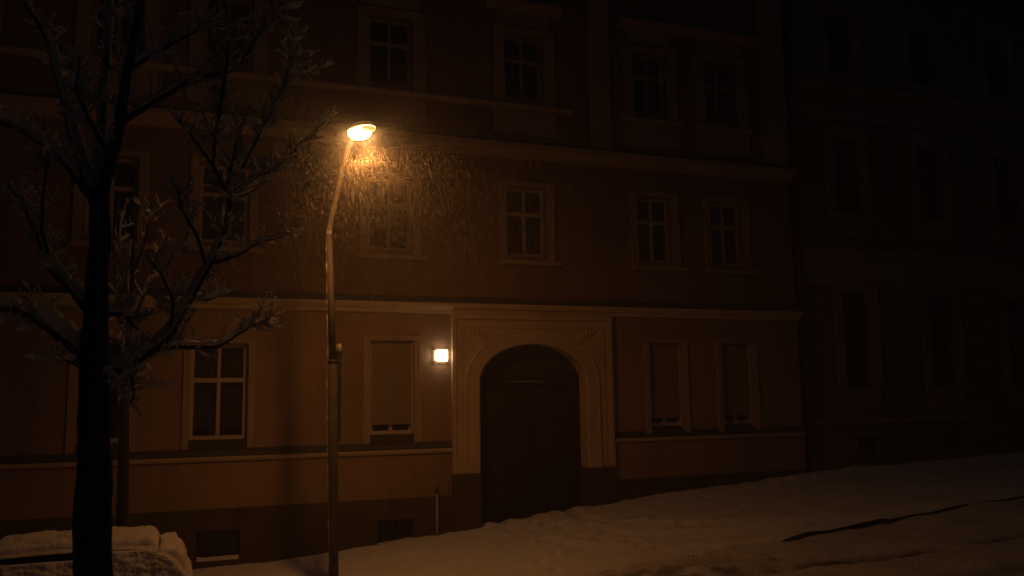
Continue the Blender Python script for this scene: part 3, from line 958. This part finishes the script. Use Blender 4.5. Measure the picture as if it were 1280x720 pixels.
# limbs: photo outline (px, py, offset towards the street), widths in px, snow depth, twigs
LIMBS = [
    ([(125, 250, 0), (128, 140, .1), (136, 40, .2), (140, -60, .3)], [17, 13, 10, 7], .02, 9),
    ([(126, 245, 0), (146, 170, -.1), (158, 95, -.2), (172, 25, -.3), (184, -60, -.4)], [15, 12, 10, 8, 6], .03, 9),
    ([(118, 250, 0), (98, 190, .1), (78, 115, .25), (60, 50, .4), (22, -10, .5)], [15, 13, 10, 8, 5], .03, 10),
    ([(112, 240, .05), (85, 205, .3), (46, 172, .5), (0, 150, .7), (-60, 130, .9)], [15, 13, 11, 9, 7], .07, 8),
    ([(152, 150, -.1), (190, 128, .1), (226, 106, .25), (262, 94, .35), (292, 84, .45), (318, 52, .5), (332, 20, .55), (345, -30, .6)], [11, 9.5, 8.5, 8, 7, 6, 5, 3], .035, 16),
    ([(292, 84, .45), (345, 22, .7), (380, 8, .9)], [4.5, 3, 2], .02, 5),
    ([(165, 85, -.2), (205, 60, 0), (245, 38, .1), (270, 22, .2)], [6, 5, 3.5, 2], .025, 10),
    ([(122, 475, 0), (150, 458, .1), (178, 446, .2), (212, 416, .35), (236, 374, .45), (262, 330, .55), (280, 290, .6), (287, 250, .6), (284, 215, .65)], [20, 17, 14, 12, 11, 9, 7.5, 6, 4.5], .045, 14),
    ([(262, 330, .55), (300, 318, .7), (322, 303, .8), (345, 298, .9), (365, 290, 1.0)], [5.5, 4.5, 3.5, 2.5, 1.8], .035, 7),
    ([(258, 335, .55), (244, 292, .45), (228, 262, .4), (222, 236, .35)], [5, 4, 3, 2], .025, 7),
    ([(284, 240, .62), (264, 205, .5), (240, 172, .4), (224, 150, .35)], [5, 4, 3, 2], .02, 6),
    ([(284, 230, .62), (292, 195, .6), (300, 165, .6), (303, 148, .6)], [4.5, 3.6, 2.6, 1.8], .02, 6),
    ([(285, 240, .62), (312, 226, .8), (340, 212, .9), (356, 200, 1.0)], [4.5, 3.6, 2.6, 1.8], .035, 7),
    ([(284, 250, .62), (320, 236, .9), (350, 208, 1.1), (372, 184, 1.2), (398, 162, 1.3), (408, 134, 1.35)], [4.5, 3.8, 3, 2.5, 2, 1.4], .03, 10),
    ([(303, 210, .65), (325, 165, .7), (345, 128, .8), (358, 92, .85), (368, 60, .9), (374, 36, .95)], [5, 4.6, 4, 3.2, 2.4, 1.5], .03, 15),
    ([(352, 112, .82), (378, 92, .95), (404, 85, 1.0)], [3, 2.3, 1.5], .035, 5),
    ([(265, 205, .5), (272, 160, .4), (279, 110, .35), (284, 70, .3), (286, 20, .3)], [5, 4.6, 4, 3, 2], .025, 14),
    ([(150, 456, .1), (182, 440, .3), (212, 434, .4), (244, 434, .5), (272, 432, .6), (296, 418, .7), (308, 410, .75), (330, 382, .9)], [9, 8, 7, 6.5, 6, 5, 4.2, 2], .05, 9),
    ([(305, 412, .74), (322, 404, .8), (336, 399, .9)], [3.6, 2.6, 1.5], .03, 4),
    ([(116, 455, 0), (92, 432, .1), (66, 412, .25), (36, 393, .4), (0, 384, .55), (-50, 378, .7)], [17, 15, 13, 11, 10, 8], .10, 9),
    ([(110, 385, 0), (82, 352, .2), (62, 330, .3), (48, 292, .35), (30, 256, .4), (8, 228, .5)], [13, 12, 11, 9, 8, 6], .06, 10),
    ([(128, 468, -.1), (150, 462, -.25), (165, 470, -.3), (168, 490, -.3), (162, 506, -.3)], [5, 4, 3, 2.4, 1.5], .05, 5),
    ([(104, 462, 0), (88, 452, .1), (72, 448, .2), (60, 445, .25)], [4, 3.2, 2.4, 1.5], .035, 4),
    ([(212, 416, .35), (216, 385, .2), (206, 352, .1), (186, 322, 0)], [5, 4, 3, 2], .03, 8),
    ([(236, 374, .45), (262, 374, .6), (276, 368, .7)], [4, 3, 2], .06, 4),
    ([(124, 395, 0), (150, 392, .1), (158, 396, .15), (172, 412, .2)], [8, 6, 5, 3], .06, 5),
    ([(60, 330, .3), (52, 270, .25), (58, 210, .2), (62, 190, .2)], [4.5, 3.6, 2.6, 1.6], .02, 7),
    ([(140, 200, -.05), (112, 150, -.2), (96, 110, -.3), (100, 70, -.3)], [5, 4, 3, 2], .02, 6),
]
rng = random.Random(21)
for li, (pl, wd, sd_, ntw) in enumerate(LIMBS):
    P = catmull([at(x, y, TY + dy * (2.3 if dy > 0 else 1)) for x, y, dy in pl], 7)
    P = [p + Vector((mnoise.noise(p * 9 + Vector((li, 0, 0))), 0, mnoise.noise(p * 9 + Vector((0, li, 0))))) * .012 for p in P]
    Rr = interp_r(wd, len(P))
    bk, sn = MB(), MB()
    bk.tube(P, [r * (1 + .12 * mnoise.noise(p * 14)) for r, p in zip(Rr, P)], 9)
    ridge(sn, P, Rr, sd_, li * 5.3)
    twig_set(bk, sn, P, Rr, int(ntw * 4.2), .06, .30, .14, rng, .024, .5, 3)
    br_ = bk.build('branch', M['bark'], tree, smooth=True)
    if sn.v: sn.build('branch_snow', M['snow_thin'], br_, smooth=True)

# slender tree by the kerb, behind the car
yb = Vector((-.63, -2.75, ground_z(-.63) - .1))
young = thing('young_tree', yb, 'slender young tree with icy twigs rising behind the snowed-in car', 'tree')
YP2 = catmull([yb, at(154, 600, -2.75), at(156, 480, -2.75), at(163, 380, -2.75), at(166, 300, -2.7), at(176, 250, -2.6)], 6)
YR = [float(np.interp(i / (len(YP2) - 1), [0, .3, .6, 1], [.085, .075, .045, .012])) for i in range(len(YP2))]
MB().tube(YP2, YR, 12).build('trunk', M['bark'], young, smooth=True)
st = MB()
q_ = YP2[2:-6]
st.tube([Vector((p.x - YR[i + 2] * .92, p.y - .02, p.z)) for i, p in enumerate(q_)], [max(.004, .018 + .03 * mnoise.noise(p * 6)) for p in q_], 7)
st.build('trunk_snow', M['snow_thin'], young, smooth=True)
rng = random.Random(5)
for li, (pl, wd) in enumerate([
    ([(158, 500), (166, 470), (178, 450), (196, 440)], [6, 5, 4, 2]),
    ([(160, 430), (148, 390), (144, 345), (140, 300)], [6, 5, 4, 2]),
    ([(162, 410), (182, 365), (196, 320), (210, 290)], [6, 5, 4, 2]),
    ([(165, 380), (150, 330), (150, 290), (156, 262)], [5, 4, 3, 2]),
    ([(166, 340), (178, 310), (186, 280), (190, 255)], [5, 4, 3, 2]),
    ([(161, 440), (135, 420), (120, 408), (104, 380)], [5, 4, 3, 2]),
]):
    P = catmull([at(x, y, -2.75 + .15 * li * i / 3 * (1 if li % 2 else -1)) for i, (x, y) in enumerate(pl)], 6)
    Rr = [float(np.interp(i / (len(P) - 1), [0, 1], [wd[0] * .0052, .006])) for i in range(len(P))]
    bk, sn = MB(), MB()
    bk.tube(P, Rr, 7)
    ridge(sn, P, Rr, .05, li * 7.7, .15)
    twig_set(bk, sn, P, Rr, 12, .12, .4, .15, rng, .035, .5, 2)
    o = bk.build('branch', M['bark'], young, smooth=True)
    sn.build('branch_snow', M['snow_thin'], o, smooth=True)

# ------------------------------------------------------------------ parked car under snow
CZ = ground_z(-1.6) - .15
CX0, CX1, CYC, HW = -3.72, .43, -4.42, .84
car = thing('parked_car', (-1.6, CYC, CZ), 'snow-covered hatchback parked at the kerb behind the thick tree trunk', 'car')
RZ = -1.735      # roof of the car
BZ = -2.22       # belt line
# lower body: half-profile stations along x  (x, half width, bottom, belt)
stn = [(-3.72, .55, CZ + .32, CZ + .60), (-3.6, .74, CZ + .22, CZ + .68), (-3.2, .82, CZ + .2, CZ + .78), (-2.5, HW, CZ + .2, CZ + .88), (-1.5, HW, CZ + .2, CZ + .9), (-.4, HW, CZ + .2, BZ), (.15, .81, CZ + .22, BZ), (.36, .74, CZ + .26, CZ + .78), (.43, .6, CZ + .34, CZ + .66)]
vs, fs = [], []
for x, hw, zb, zt in stn:
    sec = [(-hw * .9, zb), (-hw, zb + .14), (-hw, (zb + zt) / 2), (-hw * .97, zt - .04), (-hw * .92, zt), (0, zt + .03), (hw * .92, zt), (hw * .97, zt - .04), (hw, (zb + zt) / 2), (hw, zb + .14), (hw * .9, zb)]
    vs += [(x, CYC + y, z) for y, z in sec]
k = 11
for i in range(len(stn) - 1):
    for j in range(k):
        fs.append((i * k + j, (i + 1) * k + j, (i + 1) * k + (j + 1) % k, i * k + (j + 1) % k))
fs += [tuple(range(k)), tuple(range(len(vs) - 1, len(vs) - k - 1, -1))]
# cabin
cab = [(-2.65, .76, CZ + .9, CZ + .92), (-2.0, .76, CZ + .88, RZ - .08), (-1.7, .75, CZ + .88, RZ - .02), (-1.0, .75, CZ + .88, RZ), (-.35, .75, BZ - .02, RZ - .02), (-.12, .74, BZ - .02, RZ - .06), (.24, .72, BZ - .06, BZ + .0)]
n0 = len(vs)
for x, hw, zb, zt in cab:
    wt = hw - .42 * (zt - zb) if zt - zb > .1 else hw
    sec = [(-hw, zb), (-(wt + .02), zt - .06), (-wt + .06, zt - .01), (0, zt + .02), (wt - .06, zt - .01), (wt + .02, zt - .06), (hw, zb)]
    vs += [(x, CYC + y, z) for y, z in sec]
k2 = 7
for i in range(len(cab) - 1):
    for j in range(k2 - 1):
        fs.append((n0 + i * k2 + j, n0 + (i + 1) * k2 + j, n0 + (i + 1) * k2 + j + 1, n0 + i * k2 + j + 1))
c = MB(); c.v = vs; c.f = fs
c.build('body', M['car_paint'], car, smooth=False)


def side_pt(x, t, s):
    """point on the cabin side, t 0 belt - 1 roof edge; s=-1 street side"""
    y0, y1 = .765, .775 - .42 * .42
    return Vector((x, CYC + s * (y0 + (y1 - y0) * t), BZ + .01 + (RZ - .055 - BZ) * t))


for s in (-1, 1):
    for xa, xb, xat, xbt in ((-2.45, -1.42, -1.95, -1.42), (-1.34, -.48, -1.34, -.48), (-.42, .0, -.42, -.2)):
        q = [side_pt(xa, .06, s), side_pt(xb, .06, s), side_pt(xbt, .93, s), side_pt(xat, .93, s)]
        q = [p + Vector((0, s * .006, 0)) for p in q]
        MB().add(q, [(0, 1, 2, 3)]).build('side_window', M['pane'], car)
MB().add([(.21, CYC - .62, BZ + .04), (.21, CYC + .62, BZ + .04), (-.09, CYC + .5, RZ - .10), (-.09, CYC - .5, RZ - .10)], [(0, 1, 2, 3)]).build('rear_window', M['pane'], car)
MB().add([(-2.62, CYC - .66, CZ + .95), (-2.62, CYC + .66, CZ + .95), (-2.04, CYC + .52, RZ - .10), (-2.04, CYC - .52, RZ - .10)], [(0, 1, 2, 3)]).build('windscreen', M['pane'], car)
for x in (-3.0, -.35):
    for s in (-1, 1):
        yo = CYC + s * (HW - .18)
        w = MB().tube([(x, yo, CZ + .31), (x, yo + s * .04, CZ + .31), (x, yo + s * .17, CZ + .31), (x, yo + s * .195, CZ + .31)], [.25, .31, .31, .27], 28).build('wheel', M['rubber'], car, smooth=True)
        MB().tube([(x, yo + s * .19, CZ + .31), (x, yo + s * .2, CZ + .31)], [.19, .17], 20).build('rim', M['alloy'], w)
for s in (-1, 1):
    MB().box(.37, .42, CYC + s * .62 - .1, CYC + s * .62 + .1, CZ + .62, CZ + .78).build('tail_light', M['taillight'], car)
    MB().blob((-2.25, CYC + s * .95, CZ + .98), .09, .11, .08, 2, 10, 7).build('wing_mirror', M['car_paint'], car, smooth=True)
for s in (-1, 1):
    for x in (-1.5, -.55):
        MB().box(x - .12, x, CYC + s * (HW + .004), CYC + s * (HW + .03), CZ + .78, CZ + .81).build('door_handle', M['car_paint'], car)


def snow_sheet(name, fn, nfn, thick, nu, nv, seed, rough=.35):
    """closed slab of snow over a surface fn(u,v); its edges round off"""
    vs, fs = [], []
    for i in range(nu + 1):
        for j in range(nv + 1):
            u, v = i / nu, j / nv
            p, nn = fn(u, v), nfn(u, v)
            e = min(u, 1 - u) * nu, min(v, 1 - v) * nv
            rnd = min(1, (min(e) / 3.0)) ** .5
            q = mnoise.fractal(p * 5 + Vector((seed, 0, 0)), 1.0, 2.0, 4) * rough + mnoise.fractal(p * 22 + Vector((seed, 0, 0)), 1.0, 2.0, 3) * rough * .5
            vs.append(p + nn * (thick(u, v) * max(.05, (.12 + .88 * rnd) * (1 + q))))
    n1 = (nu + 1) * (nv + 1)
    vs += [fn(i / nu, j / nv) for i in range(nu + 1) for j in range(nv + 1)]
    W = nv + 1
    for i in range(nu):
        for j in range(nv):
            a = i * W + j
            fs.append((a, a + W, a + W + 1, a + 1))
            fs.append((n1 + a + 1, n1 + a + W + 1, n1 + a + W, n1 + a))
    for i in range(nu):
        for j in (0, nv):
            a = i * W + j
            fs.append((a, n1 + a, n1 + a + W, a + W) if j else (a + W, n1 + a + W, n1 + a, a))
    for j in range(nv):
        for i in (0, nu):
            a = i * W + j
            fs.append((a + 1, n1 + a + 1, n1 + a, a) if i else (a, n1 + a, n1 + a + 1, a + 1))
    m_ = MB(); m_.v = [tuple(v) for v in vs]; m_.f = fs
    return m_.build(name, M['snow_car'], car, smooth=True)


def roof_fn(u, v):
    x = -2.02 + 1.90 * u
    w = .64
    y = (v * 2 - 1)
    return Vector((x, CYC + y * w, RZ - .03 - .035 * y * y + .02 - .03 * (2 * u - 1) ** 2))


snow_sheet('roof_snow', roof_fn, lambda u, v: Vector((.0, (v * 2 - 1) * .35, 1)).normalized(), lambda u, v: .115, 70, 44, 1.0, .28)


def side_fn(u, v):
    x = -2.5 + 2.45 * u
    x = x + (.5 * (v) * (1 - u)) + .38 * u * (1 - v) ** 1.2 + .02 * v * u
    p = side_pt(x, (.80 + .16 * min(1, max(0, (u - .58) / .1))) * v, -1)
    return p + Vector((0, -.008, 0))


snow_sheet('side_snow', side_fn, lambda u, v: Vector((0, -.9, .42)), lambda u, v: .075 + .02 * (1 - v), 110, 34, 5.0, .34)


def back_fn(u, v):
    # over the tailgate: u down the glass, v across
    t = u
    x = -.20 + .47 * (t ** .75) + .12 * max(0, t - .8)
    z = RZ - .125 - (RZ - .1 - BZ) * t ** 1.6 - .12 * max(0, t - .8)
    w = .72 + .08 * t
    return Vector((x, CYC + (v * 2 - 1) * w, z))


snow_sheet('tailgate_snow', back_fn, lambda u, v: Vector((.72, (v * 2 - 1) * .3, .62)), lambda u, v: .115 * (.35 + .9 * math.sin(math.pi * min(1, u + .18))), 40, 50, 9.0, .3)


def hood_fn(u, v):
    x = -3.62 + 1.55 * u
    z = float(np.interp(x, [-3.62, -3.2, -2.62, -2.05], [CZ + .69, CZ + .82, CZ + .95, RZ - .06]))
    w = float(np.interp(u, [0, .6, 1], [.72, .74, .52]))
    return Vector((x, CYC + (v * 2 - 1) * w, z))


snow_sheet('bonnet_snow', hood_fn, lambda u, v: Vector((-.4, 0, .9)), lambda u, v: .12, 40, 40, 15.0, .3)

# ------------------------------------------------------------------ falling snow
rs = np.random.RandomState(5)
LPOS = np.array(LC) + np.array([0, 0, -.25])
n1, n2 = 40000, 42000
A = np.stack([rs.uniform(-5, 14, n1), rs.uniform(-11.5, -.35, n1), rs.uniform(-2.6, 8.5, n1)], 1)
d = rs.normal(size=(n2, 3)); d /= np.linalg.norm(d, axis=1)[:, None]
B = LPOS + d * (3.6 * rs.rand(n2, 1) ** .75)
n3 = 70000  # extra tiny flakes added round the lamp to build up its halo
d3 = rs.normal(size=(n3, 3)); d3 /= np.linalg.norm(d3, axis=1)[:, None]
Cc = np.array(LC) + d3 * (.16 + 1.6 * rs.rand(n3, 1) ** 1.9)
Pn = np.concatenate([A, B, Cc])
fine = np.concatenate([np.zeros(n1 + n2, bool), np.ones(n3, bool)])
loc_ = Pn - np.array(LC)
u1, u2, u3 = loc_ @ np.array(ax), loc_ @ np.array(sd), loc_ @ np.array(vu)
clear = ((u1 / .32) ** 2 + (u2 / .19) ** 2 + (u3 / .17) ** 2 > 1) & (np.linalg.norm(Pn - np.array(LC - ax * .08 - vu * .30), axis=1) > .15)
keep = (Pn[:, 1] < -.3) & (Pn[:, 2] > gz_arr(Pn[:, 0]) + .1) & clear
Pn, fine = Pn[keep], fine[keep]
N = len(Pn)
L = rs.uniform(.022, .055, N); Wf = rs.uniform(.00038, .00088, N)
L = np.where(fine, L * .35, L); Wf = np.where(fine, Wf * 1.05, Wf)
fall = np.array([.16, .05, -1.0]); fall /= np.linalg.norm(fall)
D = fall + rs.normal(size=(N, 3)) * .06
D /= np.linalg.norm(D, axis=1)[:, None]
S = np.cross(D, rs.normal(size=(N, 3))); S /= np.linalg.norm(S, axis=1)[:, None]
T = np.cross(D, S)
V = np.stack([Pn + D * L[:, None], Pn - D * L[:, None] * .8, Pn + S * Wf[:, None], Pn - S * Wf[:, None], Pn + T * Wf[:, None], Pn - T * Wf[:, None]], 1).reshape(-1, 3)
F0 = np.array([(0, 2, 4), (0, 4, 3), (0, 3, 5), (0, 5, 2), (1, 4, 2), (1, 3, 4), (1, 5, 3), (1, 2, 5)])
Fa = (F0[None] + np.arange(N)[:, None, None] * 6).reshape(-1, 3)
fm = MB(); fm.v = V.tolist(); fm.f = Fa.tolist()
tag(fm.build('falling_snow', M['flake']), 'fine snow falling through the amber lamplight, thickened round the lamp as added halo', 'snow', kind='stuff')

# ------------------------------------------------------------------ haze
hm = bpy.data.materials.new('snowy_air'); hm.use_nodes = True
nt = hm.node_tree; nt.nodes.clear()
o_ = nt.nodes.new('ShaderNodeOutputMaterial'); v_ = nt.nodes.new('ShaderNodeVolumePrincipled')
v_.inputs['Color'].default_value = (.92, .92, .92, 1)
v_.inputs['Density'].default_value = .0115
v_.inputs['Anisotropy'].default_value = .0
nt.links.new(v_.outputs[0], o_.inputs['Volume'])
tag(MB().box(-75, 125, -85, 55, -9, 18).build('haze', hm), 'thin snowy haze round the lamp', 'haze', kind='stuff')

# ------------------------------------------------------------------ lights
AMBER = (1.0, .36, .078)
ld = bpy.data.lights.new('street_lamp_light', 'SPOT')
ld.energy = 175; ld.color = AMBER; ld.shadow_soft_size = .13; ld.spot_size = math.radians(172); ld.spot_blend = .8
lo = bpy.data.objects.new('street_lamp_light', ld); COL.objects.link(lo)
lo.location = LC - ax * .08 - vu * .30
lo.rotation_euler = (-vu + Vector((.42, .02, 0))).to_track_quat('-Z', 'Y').to_euler()
ld2 = bpy.data.lights.new('street_lamp_glow', 'POINT')
ld2.energy = 25; ld2.color = AMBER; ld2.shadow_soft_size = .12
lo2 = bpy.data.objects.new('street_lamp_glow', ld2); COL.objects.link(lo2)
lo2.location = LC - ax * .08 - vu * .31

sun = bpy.data.lights.new('added_night_fill', 'SUN')
sun.energy = .002; sun.angle = math.radians(10); sun.color = (.8, .85, 1)  # faint cool fill added to the night, no moon known
so = bpy.data.objects.new('added_night_fill', sun); COL.objects.link(so)
so.rotation_euler = (math.radians(40), 0, math.radians(30))

w = bpy.data.worlds.new('World'); SC.world = w; w.use_nodes = True
nt = w.node_tree
bg = nt.nodes['Background']
sky = nt.nodes.new('ShaderNodeTexSky'); sky.sky_type = 'NISHITA'; sky.sun_disc = False
sky.sun_elevation = math.radians(50); sky.sun_rotation = math.radians(150)
nt.links.new(sky.outputs[0], bg.inputs['Color'])
bg.inputs['Strength'].default_value = .0011

# ------------------------------------------------------------------ camera and render
cd = bpy.data.cameras.new('camera')
cd.sensor_width = 36; cd.sensor_fit = 'HORIZONTAL'; cd.lens = 36 * FPX / 1280
cd.clip_start = .05; cd.clip_end = 600
co = bpy.data.objects.new('camera', cd); COL.objects.link(co)
from mathutils import Matrix
mw = Matrix((RT, UP, -FWD)).transposed().to_4x4(); mw.translation = CAM
co.matrix_world = mw
SC.camera = co
SC.view_settings.view_transform = 'Standard'; SC.view_settings.look = 'None'
SC.view_settings.exposure = 0; SC.view_settings.gamma = 1; SC.view_settings.use_curve_mapping = False
SC.render.engine = 'CYCLES'
SC.cycles.use_denoising = True
SC.cycles.max_bounces = 5; SC.cycles.diffuse_bounces = 3; SC.cycles.glossy_bounces = 2; SC.cycles.volume_bounces = 0; SC.cycles.transparent_max_bounces = 6
SC.cycles.sample_clamp_indirect = 2.0
